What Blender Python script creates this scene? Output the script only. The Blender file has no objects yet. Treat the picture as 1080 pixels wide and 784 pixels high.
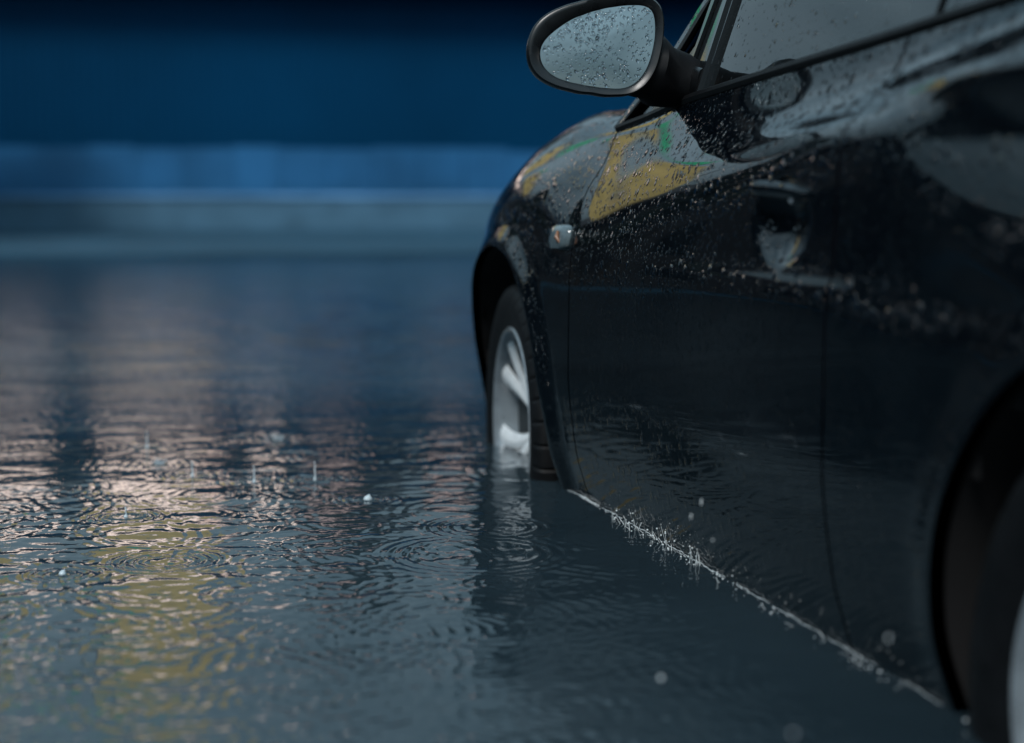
import bpy, bmesh, math, random
import numpy as np
from mathutils import Vector, Matrix
R = math.radians
rng = np.random.default_rng(7); random.seed(7)
scene = bpy.context.scene
col = scene.collection

# ================================================================ camera
cam_d = bpy.data.cameras.new("camera"); cam = bpy.data.objects.new("camera", cam_d); col.objects.link(cam)
cam_d.sensor_width = 36; cam_d.lens = 58.33
cam_d.clip_start = .05; cam_d.clip_end = 3000
cam.location = (0, 0, .668); cam.rotation_euler = (R(90-5.775), 0, R(-14.5))
cam_d.dof.use_dof = True; cam_d.dof.focus_distance = 3.3; cam_d.dof.aperture_fstop = 1.55; cam_d.dof.aperture_blades = 9
scene.camera = cam

# ================================================================ sky, sun, exposure
world = bpy.data.worlds.new("World"); scene.world = world; world.use_nodes = True
wn = world.node_tree; wn.nodes.clear()
def wnode(t, **k):
    n = wn.nodes.new(t)
    for a, b in k.items(): setattr(n, a, b)
    return n
out = wnode('ShaderNodeOutputWorld'); bg = wnode('ShaderNodeBackground'); bg.inputs[1].default_value = .1
sky = wnode('ShaderNodeTexSky'); sky.sky_type = 'NISHITA'; sky.sun_disc = False
SUN_EL, SUN_AZ = 46.0, 214.0            # degrees; azimuth from +Y clockwise: behind the camera, to its left
sky.sun_elevation = R(SUN_EL); sky.sun_rotation = R(SUN_AZ); sky.air_density = 1.4; sky.dust_density = 2.0
tc = wnode('ShaderNodeTexCoord')
mp = wnode('ShaderNodeMapping'); mp.inputs['Scale'].default_value = (1.0, 1.0, 2.6)
n1 = wnode('ShaderNodeTexNoise'); n1.inputs['Scale'].default_value = 3.4; n1.inputs['Detail'].default_value = 6; n1.inputs['Roughness'].default_value = .55
rp = wnode('ShaderNodeValToRGB')
rp.color_ramp.elements[0].position = .38; rp.color_ramp.elements[0].color = (1.3, 2.35, 3.0, 1)
rp.color_ramp.elements[1].position = .64; rp.color_ramp.elements[1].color = (4.0, 5.7, 6.7, 1)
sp = wnode('ShaderNodeSeparateXYZ')
mr = wnode('ShaderNodeMapRange'); mr.inputs['From Min'].default_value = -1; mr.inputs['From Max'].default_value = 1
mr.inputs['To Min'].default_value = 1.0; mr.inputs['To Max'].default_value = .74
mz = wnode('ShaderNodeMapRange'); mz.inputs['From Min'].default_value = .04; mz.inputs['From Max'].default_value = .46; mz.inputs['To Min'].default_value = .42; mz.inputs['To Max'].default_value = 1.85
mzm = wnode('ShaderNodeMath', operation='MULTIPLY')
mul = wnode('ShaderNodeMixRGB', blend_type='MULTIPLY'); mul.inputs[0].default_value = 1
mix = wnode('ShaderNodeMixRGB'); mix.inputs[0].default_value = .86
L = wn.links.new
L(tc.outputs['Generated'], mp.inputs[0]); L(mp.outputs[0], n1.inputs[0]); L(n1.outputs[0], rp.inputs[0])
L(tc.outputs['Generated'], sp.inputs[0]); L(sp.outputs['Y'], mr.inputs[0])
L(rp.outputs[0], mul.inputs[1]); L(sp.outputs['Z'], mz.inputs[0]); L(mz.outputs[0], mzm.inputs[0]); L(mr.outputs[0], mzm.inputs[1]); L(mzm.outputs[0], mul.inputs[2])
L(sky.outputs[0], mix.inputs[1]); L(mul.outputs[0], mix.inputs[2]); L(mix.outputs[0], bg.inputs[0]); L(bg.outputs[0], out.inputs[0])

sun_d = bpy.data.lights.new("sun", 'SUN'); sun = bpy.data.objects.new("sun", sun_d); col.objects.link(sun)
sun_d.energy = 1.75; sun_d.angle = R(18); sun_d.color = (1.0, .98, .95)
d = Vector((math.sin(R(SUN_AZ))*math.cos(R(SUN_EL)), math.cos(R(SUN_AZ))*math.cos(R(SUN_EL)), math.sin(R(SUN_EL))))
sun.rotation_euler = d.to_track_quat('Z', 'Y').to_euler(); sun.location = d*60
vs = scene.view_settings; vs.view_transform = 'Standard'; vs.look = 'None'; vs.exposure = .15; vs.gamma = 1
scene.cycles.use_denoising = True
scene.cycles.max_bounces = 8; scene.cycles.caustics_reflective = False; scene.cycles.caustics_refractive = False
scene.cycles.sample_clamp_indirect = 4

# ================================================================ helpers
def tag(o, label=None, cat=None, group=None, kind=None):
    if label: o['label'] = label
    if cat: o['category'] = cat
    if group: o['group'] = group
    if kind: o['kind'] = kind
    return o
def empty(name, loc, parent=None):
    o = bpy.data.objects.new(name, None); o.empty_display_size = .2; col.objects.link(o)
    link_to(o, parent, loc); return o
def world_of(o):
    v = Vector(o.location)
    while o.parent: o = o.parent; v = v + Vector(o.location)
    return v
def link_to(o, parent, loc):
    if parent: o.parent = parent; o.location = Vector(loc)-world_of(parent)
    else: o.location = Vector(loc)
def mesh_obj(name, verts, faces, mat, parent=None, smooth=True, normals=None, sharp=None):
    """one mesh object from world coordinates; its origin is put at its parent's base or at its own base"""
    v = np.asarray(verts, float)
    o0 = np.array(world_of(parent)) if parent else np.array([(v[:, 0].min()+v[:, 0].max())/2, (v[:, 1].min()+v[:, 1].max())/2, v[:, 2].min()])
    me = bpy.data.meshes.new(name); me.from_pydata((v-o0).tolist(), [], [tuple(int(i) for i in f) for f in faces])
    me.validate(); me.update()
    if smooth: me.shade_smooth()
    if sharp is not None and smooth: me.set_sharp_from_angle(angle=R(sharp))
    if normals is not None: me.normals_split_custom_set_from_vertices([tuple(n) for n in normals])
    me.materials.append(mat)
    o = bpy.data.objects.new(name, me); col.objects.link(o)
    link_to(o, parent, o0); return o
def bm_obj(name, bm, mat, parent=None, smooth=False, sharp=35):
    bm.verts.ensure_lookup_table(); bm.verts.index_update()
    v = [tuple(x.co) for x in bm.verts]; f = [[x.index for x in q.verts] for q in bm.faces]; bm.free()
    return mesh_obj(name, v, f, mat, parent, smooth, None, sharp)
def box(bm, x0, x1, y0, y1, z0, z1, bev=0):
    g = bmesh.ops.create_cube(bm, size=1)
    for v in g['verts']:
        v.co = Vector(((x0+x1)/2+v.co.x*(x1-x0), (y0+y1)/2+v.co.y*(y1-y0), (z0+z1)/2+v.co.z*(z1-z0)))
    if bev:
        es = list({e for v in g['verts'] for e in v.link_edges})
        bmesh.ops.bevel(bm, geom=es, offset=bev, segments=2, affect='EDGES', profile=.6)
def tube(bm, pts, rad, n=10, cap=True):
    """a tube through points; rad may be one number, a list, or a list of (width, height)"""
    pts = [Vector(p) for p in pts]; rings = []; ref = None
    for i, p in enumerate(pts):
        t = (pts[min(i+1, len(pts)-1)]-pts[max(i-1, 0)]).normalized()
        if ref is None: ref = Vector((0, 0, 1)) if abs(t.z) < .9 else Vector((1, 0, 0))
        a = (ref-t*ref.dot(t)).normalized(); b = t.cross(a); ref = a
        r = rad[i] if isinstance(rad, (list, tuple)) else rad
        ra, rb = r if isinstance(r, (list, tuple)) else (r, r)
        rings.append([bm.verts.new(p+a*ra*math.cos(2*math.pi*k/n)+b*rb*math.sin(2*math.pi*k/n)) for k in range(n)])
    for q, w in zip(rings, rings[1:]):
        for k in range(n): bm.faces.new((q[k], q[(k+1) % n], w[(k+1) % n], w[k]))
    if cap: bm.faces.new(rings[0][::-1]); bm.faces.new(rings[-1])
def grid_faces(nu, nv, wrap=False):
    f = []
    for i in range(nu-1):
        for j in range(nv if wrap else nv-1):
            k = (j+1) % nv; f.append((i*nv+j, i*nv+k, (i+1)*nv+k, (i+1)*nv+j))
    return f

# ================================================================ materials
def material(name):
    m = bpy.data.materials.new(name); m.use_nodes = True; nt = m.node_tree
    return m, nt, nt.nodes['Principled BSDF']
def N(nt, t, **k):
    n = nt.nodes.new(t)
    for a, b in k.items():
        if a in n.bl_rna.properties: setattr(n, a, b)
        else: n.inputs[a.replace('_', ' ')].default_value = b
    return n
def simple(name, c, rough=.5, metal=0, noise=0, scale=8, bump=0, ior=None, coat=0, spec=None):
    m, nt, p = material(name)
    p.inputs['Base Color'].default_value = (*c, 1); p.inputs['Roughness'].default_value = rough; p.inputs['Metallic'].default_value = metal
    if ior: p.inputs['IOR'].default_value = ior
    if spec is not None: p.inputs['Specular IOR Level'].default_value = spec
    if coat: p.inputs['Coat Weight'].default_value = coat
    if noise or bump:
        t = N(nt, 'ShaderNodeTexCoord'); n = N(nt, 'ShaderNodeTexNoise', Scale=scale, Detail=5.0)
        nt.links.new(t.outputs['Object'], n.inputs['Vector'])
        if noise:
            r = N(nt, 'ShaderNodeValToRGB'); r.color_ramp.elements[0].position = .3; r.color_ramp.elements[1].position = .7
            r.color_ramp.elements[0].color = (*[x*(1-noise) for x in c], 1); r.color_ramp.elements[1].color = (*[min(1, x*(1+noise)) for x in c], 1)
            nt.links.new(n.outputs[0], r.inputs[0]); nt.links.new(r.outputs[0], p.inputs['Base Color'])
            q = N(nt, 'ShaderNodeMapRange', To_Min=max(0, rough-.12), To_Max=min(1, rough+.12)); nt.links.new(n.outputs[0], q.inputs[0]); nt.links.new(q.outputs[0], p.inputs['Roughness'])
        if bump:
            b = N(nt, 'ShaderNodeBump', Distance=bump, Strength=.6); nt.links.new(n.outputs[0], b.inputs['Height']); nt.links.new(b.outputs[0], p.inputs['Normal'])
    return m
def drops_height(nt, specs, stretch=1.0):
    """height field of rain beads: voronoi cells, a bead of random size in some of them"""
    t = N(nt, 'ShaderNodeTexCoord'); last = None
    mpn = N(nt, 'ShaderNodeMapping'); mpn.inputs['Scale'].default_value = (1, 1, stretch); nt.links.new(t.outputs['Object'], mpn.inputs[0])
    for sc, rmax, thr, hgt in specs:
        v = N(nt, 'ShaderNodeTexVoronoi', Scale=sc, Randomness=1.0)
        wv = N(nt, 'ShaderNodeTexNoise', Scale=sc*1.7, Detail=1.0); nt.links.new(mpn.outputs[0], wv.inputs['Vector'])
        wa = N(nt, 'ShaderNodeMixRGB'); wa.blend_type = 'LINEAR_LIGHT'; wa.inputs[0].default_value = .22/sc
        nt.links.new(mpn.outputs[0], wa.inputs[1]); nt.links.new(wv.outputs['Color'], wa.inputs[2]); nt.links.new(wa.outputs[0], v.inputs['Vector'])
        sepc = N(nt, 'ShaderNodeSeparateColor'); nt.links.new(v.outputs['Color'], sepc.inputs[0])
        rad = N(nt, 'ShaderNodeMapRange', From_Min=thr, From_Max=1.0, To_Min=0.0, To_Max=rmax); nt.links.new(sepc.outputs[0], rad.inputs[0])
        q = N(nt, 'ShaderNodeMath', operation='DIVIDE'); nt.links.new(v.outputs['Distance'], q.inputs[0]); nt.links.new(rad.outputs[0], q.inputs[1])
        q2 = N(nt, 'ShaderNodeMath', operation='MULTIPLY'); nt.links.new(q.outputs[0], q2.inputs[0]); nt.links.new(q.outputs[0], q2.inputs[1])
        o = N(nt, 'ShaderNodeMath', operation='SUBTRACT', use_clamp=True); o.inputs[0].default_value = 1; nt.links.new(q2.outputs[0], o.inputs[1])
        s = N(nt, 'ShaderNodeMath', operation='SQRT'); nt.links.new(o.outputs[0], s.inputs[0])
        rr = N(nt, 'ShaderNodeMath', operation='MULTIPLY'); nt.links.new(s.outputs[0], rr.inputs[0]); nt.links.new(rad.outputs[0], rr.inputs[1])
        h = N(nt, 'ShaderNodeMath', operation='MULTIPLY'); h.inputs[1].default_value = hgt/sc; nt.links.new(rr.outputs[0], h.inputs[0])
        if last is None: last = h
        else:
            a = N(nt, 'ShaderNodeMath', operation='MAXIMUM'); nt.links.new(last.outputs[0], a.inputs[0]); nt.links.new(h.outputs[0], a.inputs[1]); last = a
    return last
def wet_paint():
    m, nt, p = material("wet_black_paint")
    p.inputs['Base Color'].default_value = (.004, .006, .009, 1); p.inputs['Roughness'].default_value = .05; p.inputs['IOR'].default_value = 1.52
    h = drops_height(nt, [(56, .50, .05, .46), (125, .50, .12, .46)], .8)
    b = N(nt, 'ShaderNodeBump', Strength=1.0); nt.links.new(h.outputs[0], b.inputs['Height']); nt.links.new(b.outputs[0], p.inputs['Normal'])
    ge = N(nt, 'ShaderNodeNewGeometry'); gs = N(nt, 'ShaderNodeSeparateXYZ'); nt.links.new(ge.outputs['Normal'], gs.inputs[0])     # upright panels shed their rain
    gm = N(nt, 'ShaderNodeMapRange', From_Min=.0, From_Max=.40, To_Min=.08, To_Max=1.6); nt.links.new(gs.outputs['Z'], gm.inputs[0]); nt.links.new(gm.outputs[0], b.inputs['Distance'])
    # a thin film of road grime low on the doors
    t = N(nt, 'ShaderNodeTexCoord'); sx = N(nt, 'ShaderNodeSeparateXYZ'); nt.links.new(t.outputs['Object'], sx.inputs[0])
    n = N(nt, 'ShaderNodeTexNoise', Scale=5.0, Detail=8.0, Roughness=.65); nt.links.new(t.outputs['Object'], n.inputs['Vector'])
    g = N(nt, 'ShaderNodeMapRange', From_Min=.45, From_Max=.8, To_Min=.03, To_Max=.10); nt.links.new(n.outputs[0], g.inputs[0])
    nt.links.new(g.outputs[0], p.inputs['Roughness'])
    cr = N(nt, 'ShaderNodeValToRGB'); cr.color_ramp.elements[0].position = .45; cr.color_ramp.elements[0].color = (.0015, .003, .005, 1)
    cr.color_ramp.elements[1].position = .8; cr.color_ramp.elements[1].color = (.005, .008, .011, 1)
    nt.links.new(n.outputs[0], cr.inputs[0]); nt.links.new(cr.outputs[0], p.inputs['Base Color'])
    return m
M = {}
M['paint'] = wet_paint()
M['trim'] = simple("black_plastic", (.005, .006, .007), .30, noise=.3, scale=40)
M['rubber'] = simple("rubber", (.0035, .004, .005), .6, noise=.3, scale=30, bump=.001, spec=.25)
M['gloss'] = simple("gloss_black_trim", (.004, .005, .006), .10, ior=1.6)
M['gap'] = simple("gap_shade", (.002, .002, .003), .9, spec=0)  # panel edges blackened: the shade of the shut lines put into colour
M['under'] = simple("dark_underbody", (.006, .006, .007), .8)
M['alloy'] = simple("silver_alloy", (.26, .30, .33), .30, metal=.3, noise=.15, scale=25)
M['spoke'] = simple("bright_alloy", (.90, .93, .95), .28, metal=.1, noise=.06, scale=25)
M['steel'] = simple("brake_steel", (.06, .06, .06), .4, metal=.8, noise=.4, scale=18)
M['seat'] = simple("seat_cloth", (.02, .022, .025), .9, noise=.2, scale=60)
M['lens'] = simple("lamp_lens", (.10, .135, .15), .08, noise=.15, scale=60, ior=1.55)
M['amber'] = simple("amber_bulb", (.24, .10, .045), .3)
def wet_glass(name, tint, fac, specs, st=1.0, ior=1.75):
    m, nt, p = material(name); nt.nodes.remove(p); o = nt.nodes['Material Output']
    g = N(nt, 'ShaderNodeBsdfGlossy', Roughness=.01); tr = N(nt, 'ShaderNodeBsdfTransparent'); tr.inputs[0].default_value = (*tint, 1)
    f = N(nt, 'ShaderNodeFresnel', IOR=ior); mx = N(nt, 'ShaderNodeMixShader')
    h = drops_height(nt, specs, st); b = N(nt, 'ShaderNodeBump', Strength=1.0, Distance=1.0); nt.links.new(h.outputs[0], b.inputs['Height'])
    nt.links.new(b.outputs[0], g.inputs['Normal']); nt.links.new(b.outputs[0], f.inputs['Normal'])
    nt.links.new(f.outputs[0], mx.inputs[0]); nt.links.new(tr.outputs[0], mx.inputs[1]); nt.links.new(g.outputs[0], mx.inputs[2]); nt.links.new(mx.outputs[0], o.inputs[0])
    return m
M['glass'] = wet_glass("wet_tinted_glass", (.16, .19, .19), .5, [(75, .38, .55, .5), (150, .36, .60, .45)], .7, 1.9)
m, nt, p = material("mirror_silver"); M['mirror'] = m
p.inputs['Base Color'].default_value = (.31, .355, .365, 1); p.inputs['Metallic'].default_value = 1; p.inputs['Roughness'].default_value = .02
m, nt, p = material("rain_water"); M['drop'] = m
p.inputs['Base Color'].default_value = (.95, .97, 1, 1); p.inputs['Roughness'].default_value = .0; p.inputs['IOR'].default_value = 1.33; p.inputs['Transmission Weight'].default_value = 1
m, nt, p = material("aerated_water"); M['foam'] = m
p.inputs['Base Color'].default_value = (.85, .90, .92, 1); p.inputs['Roughness'].default_value = .15; p.inputs['IOR'].default_value = 1.33; p.inputs['Transmission Weight'].default_value = .10
CHOP_Y0, CHOP_Y1 = 3.9, 7.4
M['splash'] = simple('splash_water', (.58, .66, .70), .08, ior=1.4)
# flood water: murky, so it has a body colour of its own
m, nt, p = material("flood_water"); M['water'] = m
p.inputs['Roughness'].default_value = .035; p.inputs['IOR'].default_value = 1.34
t = N(nt, 'ShaderNodeTexCoord'); n = N(nt, 'ShaderNodeTexNoise', Scale=.9, Detail=5.0); nt.links.new(t.outputs['Object'], n.inputs['Vector'])
cr = N(nt, 'ShaderNodeValToRGB'); cr.color_ramp.elements[0].position = .3; cr.color_ramp.elements[0].color = (.013, .023, .030, 1)
cr.color_ramp.elements[1].position = .7; cr.color_ramp.elements[1].color = (.028, .046, .058, 1)
nt.links.new(n.outputs[0], cr.inputs[0]); nt.links.new(cr.outputs[0], p.inputs['Base Color'])
nf = N(nt, 'ShaderNodeTexNoise', Scale=26.0, Detail=3.0, Roughness=.55); nt.links.new(t.outputs['Object'], nf.inputs['Vector'])
sy = N(nt, 'ShaderNodeSeparateXYZ'); nt.links.new(t.outputs['Object'], sy.inputs[0])
ch = N(nt, 'ShaderNodeMapRange', interpolation_type='SMOOTHSTEP', From_Min=CHOP_Y0, From_Max=CHOP_Y1, To_Min=.0005, To_Max=.0046); nt.links.new(sy.outputs['Y'], ch.inputs[0])
b = N(nt, 'ShaderNodeBump', Strength=1.0); nt.links.new(ch.outputs[0], b.inputs['Distance']); nt.links.new(nf.outputs[0], b.inputs['Height']); nt.links.new(b.outputs[0], p.inputs['Normal'])
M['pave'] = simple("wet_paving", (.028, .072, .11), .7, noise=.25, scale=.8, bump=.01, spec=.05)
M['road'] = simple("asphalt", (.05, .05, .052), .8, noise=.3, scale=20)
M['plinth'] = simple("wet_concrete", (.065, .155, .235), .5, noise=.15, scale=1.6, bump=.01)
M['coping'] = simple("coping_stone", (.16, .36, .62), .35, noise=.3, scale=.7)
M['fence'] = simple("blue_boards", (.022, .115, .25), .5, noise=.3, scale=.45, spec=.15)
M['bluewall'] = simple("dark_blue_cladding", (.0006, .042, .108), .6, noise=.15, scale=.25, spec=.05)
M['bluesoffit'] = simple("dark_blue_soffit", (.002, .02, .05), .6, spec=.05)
M['upper'] = simple("grey_render", (.10, .115, .13), .8, noise=.25, scale=.5)
M['darkwall'] = simple("dark_wall", (.012, .016, .020), .8, noise=.3, scale=.6)
M['darkglass'] = simple("dark_window", (.01, .014, .018), .1)
m, nt, p = material("backlit_yellow_panel"); M['yellow'] = m
p.inputs['Base Color'].default_value = (.60, .46, .16, 1); p.inputs['Emission Color'].default_value = (1.0, .76, .30, 1)
t = N(nt, 'ShaderNodeTexCoord'); n = N(nt, 'ShaderNodeTexNoise', Scale=1.1, Detail=4.0); nt.links.new(t.outputs['Object'], n.inputs['Vector'])
q = N(nt, 'ShaderNodeMapRange', From_Min=.3, From_Max=.7, To_Min=.09, To_Max=.40); nt.links.new(n.outputs[0], q.inputs[0]); nt.links.new(q.outputs[0], p.inputs['Emission Strength'])
m, nt, p = material("backlit_green_panel"); M['green'] = m
p.inputs['Base Color'].default_value = (.02, .38, .17, 1); p.inputs['Emission Color'].default_value = (.04, .70, .33, 1); p.inputs['Emission Strength'].default_value = .45
M['post'] = simple("galvanised_post", (.12, .13, .14), .5, metal=.5)
m, nt, p = material("lit_window"); M['lit'] = m
p.inputs['Base Color'].default_value = (.3, .25, .22, 1); p.inputs['Emission Color'].default_value = (1.0, .79, .69, 1); p.inputs['Emission Strength'].default_value = 2.2
m, nt, p = material("dim_lit_window"); M['dim'] = m
p.inputs['Base Color'].default_value = (.3, .25, .22, 1); p.inputs['Emission Color'].default_value = (1.0, .70, .66, 1); p.inputs['Emission Strength'].default_value = .55
M['bark'] = simple("bark", (.03, .025, .02), .9, noise=.3, scale=15)
M['leaf'] = simple("leaves", (.018, .032, .022), .6, noise=.5, scale=2.0)
# ---------------------------------------------------------------- body surface of the car (left side), metres, water level z = 0
XW = 1.05            # widest point of the left flank
XC = XW + 0.90       # centre line of the car
STATIONS = [
 (0.30, [(-.30,.15),(-.12,.11),(0,.08),(.12,.04),(.30,.01),(.50,.00),(.60,.00),(.72,.012),(.80,.030),(.855,.075),(.92,.122),(.975,.145)]),
 (1.49, [(-.30,.12),(-.12,.08),(0,.05),(.12,.018),(.30,-.004),(.46,-.016),(.56,-.024),(.66,-.020),(.755,-.008),(.875,.008),(.900,.050),(.930,.102),(.955,.130)]),
 (1.90, [(-.30,.13),(-.12,.09),(0,.055),(.12,.02),(.30,0.0),(.475,-.002),(.515,.002),(.545,.008),(.64,.009),(.755,.015),(.832,.021),(.858,.060),(.898,.110),(.936,.130)]),
 (2.30, [(-.30,.13),(-.12,.09),(0,.055),(.12,.02),(.30,0.0),(.50,.0),(.545,.003),(.562,.010),(.64,.014),(.74,.020),(.774,.025),(.803,.062),(.857,.109),(.914,.128)]),
 (2.75, [(-.30,.13),(-.12,.09),(0,.055),(.12,.02),(.30,0.0),(.50,.001),(.545,.004),(.565,.009),(.64,.015),(.705,.024),(.738,.036),(.79,.076),(.845,.110),(.893,.127)]),
 (3.20, [(-.30,.13),(-.12,.09),(0,.055),(.12,.02),(.30,0.0),(.48,.002),(.55,.007),(.62,.019),(.68,.034),(.74,.058),(.80,.090),(.845,.114),(.870,.126)]),
 (3.60, [(-.30,.13),(-.12,.09),(0,.050),(.12,.015),(.30,-.004),(.48,.0),(.55,.009),(.62,.026),(.68,.050),(.74,.080),(.79,.104),(.834,.127),(.860,.170),(.878,.22)]),
 (3.78, [(-.30,.13),(-.12,.09),(0,.050),(.12,.012),(.30,-.008),(.48,-.006),(.55,.000),(.62,.010),(.68,.024),(.735,.050),(.785,.088),(.835,.135),(.872,.185),(.893,.235)]),
 (4.07, [(-.30,.13),(-.12,.09),(0,.050),(.12,.012),(.30,-.010),(.48,-.008),(.55,-.003),(.62,.005),(.68,.016),(.735,.038),(.785,.080),(.83,.128),(.868,.176),(.900,.235)]),
 (4.40, [(-.30,.13),(-.12,.09),(0,.050),(.12,.012),(.30,-.008),(.46,-.004),(.54,.003),(.61,.014),(.665,.034),(.715,.066),(.765,.108),(.80,.142),(.825,.172),(.848,.215)]),
 (4.70, [(-.30,.13),(-.12,.09),(0,.050),(.12,.02),(.30,.005),(.44,.016),(.52,.034),(.58,.054),(.64,.088),(.69,.130),(.72,.175),(.745,.22)]),
 (5.05, [(-.30,.13),(-.12,.09),(0,.050),(.12,.03),(.30,.02),(.40,.035),(.47,.06),(.52,.095),(.55,.135),(.575,.18),(.59,.21)]),
]
ZG = np.arange(-.30, 1.12, .004)
YG = np.arange(.30, 5.06, .01)
def _pchip(x, y, xq):
    x = np.asarray(x, float); y = np.asarray(y, float); h = np.diff(x); d = np.diff(y)/h
    m = np.zeros_like(y); m[0] = d[0]; m[-1] = d[-1]
    for i in range(1, len(x)-1):
        if d[i-1]*d[i] > 0:
            w1 = 2*h[i]+h[i-1]; w2 = h[i]+2*h[i-1]; m[i] = (w1+w2)/(w1/d[i-1]+w2/d[i])
    xq = np.asarray(xq, float); k = np.clip(np.searchsorted(x, xq)-1, 0, len(x)-2)
    t = (xq-x[k])/h[k]; t2 = t*t; t3 = t2*t
    r = (2*t3-3*t2+1)*y[k]+(t3-2*t2+t)*h[k]*m[k]+(-2*t3+3*t2)*y[k+1]+(t3-t2)*h[k]*m[k+1]
    r = np.where(xq > x[-1], y[-1]+(xq-x[-1])*min(m[-1], 3.0), r)
    return np.where(xq < x[0], y[0], r)
def _blur(a, s, ax):
    n = int(3*s)+1; k = np.exp(-.5*(np.arange(-n, n+1)/s)**2); k /= k.sum()
    p = [(0, 0), (0, 0)]; p[ax] = (n, n); b = np.pad(a, p, mode='edge')
    return np.apply_along_axis(lambda v: np.convolve(v, k, 'valid'), ax, b)
_rows = np.array([_pchip([p[0] for p in pts], [p[1] for p in pts], ZG) for _, pts in STATIONS])
_ys = [s[0] for s in STATIONS]
OFF = np.array([_pchip(_ys, _rows[:, j], YG) for j in range(len(ZG))]).T      # [y, z]
OFF = _blur(_blur(OFF, 9.0, 0), 1.7, 1)
FRONT_AXLE, REAR_AXLE, AXLE_Z = 4.18, 1.49, .085
ARCH_F, ARCH_R = .475, .435
def _extra(y, z):
    e = np.zeros_like(y*z)
    for ya, R, a in ((FRONT_AXLE, ARCH_F, .020), (REAR_AXLE, ARCH_R, .006)):
        r = np.hypot(y-ya, z-AXLE_Z)
        e = e - a*np.exp(-((r-R)/.045)**2)*(z > -.5)
    q = ((y-2.425)/.100)**2+((z-.640)/.070)**2
    e = e + .026*np.clip(1-q, 0, 1)**.9                    # scoop behind the front door handle
    d = (2.07-y)*.41+(z-.765)*.912+.02                       # rear haunch: the skin leans in above a falling line
    e = e + .15*np.clip(.5*(d+np.sqrt(d*d+.0004))-.003, 0, .14)*np.clip((.83-z)/.08, 0, 1)*np.clip((2.12-y)/.12, 0, 1)
    s = np.clip((y-4.30)/.75, 0, .9999)
    return e + .90*(1-np.sqrt(1-s**2.5))
_YY, _ZZ = np.meshgrid(YG, ZG, indexing='ij')
XT = XW + OFF + _extra(_YY, _ZZ)
def X(y, z):
    y = np.clip(np.asarray(y, float), YG[0], YG[-1]-1e-6); z = np.clip(np.asarray(z, float), ZG[0], ZG[-1]-1e-6)
    fy = (y-YG[0])/.01; fz = (z-ZG[0])/.004
    i = np.clip(fy.astype(int), 0, len(YG)-2); j = np.clip(fz.astype(int), 0, len(ZG)-2); a = fy-i; b = fz-j
    return XT[i, j]*(1-a)*(1-b)+XT[i+1, j]*a*(1-b)+XT[i, j+1]*(1-a)*b+XT[i+1, j+1]*a*b
def body_normal(y, z):
    dy = (X(y+.012, z)-X(y-.012, z))/.024; dz = (X(y, z+.006)-X(y, z-.006))/.012
    n = np.stack([-np.ones_like(dy), dy, dz], -1)
    return n/np.linalg.norm(n, axis=-1, keepdims=True)

# ================================================================ setting: ground, flood water, far pavement
def sheet(name, x0, x1, y0, y1, z, mat):
    return mesh_obj(name, [(x0, y0, z), (x1, y0, z), (x1, y1, z), (x0, y1, z)], [(0, 1, 2, 3)], mat, None, False)
GROUND_Z = AXLE_Z-.375
tag(sheet('ground', -600, 600, -600, 600, GROUND_Z, M['road']), kind='structure')
SHORE = 21.5
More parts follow.
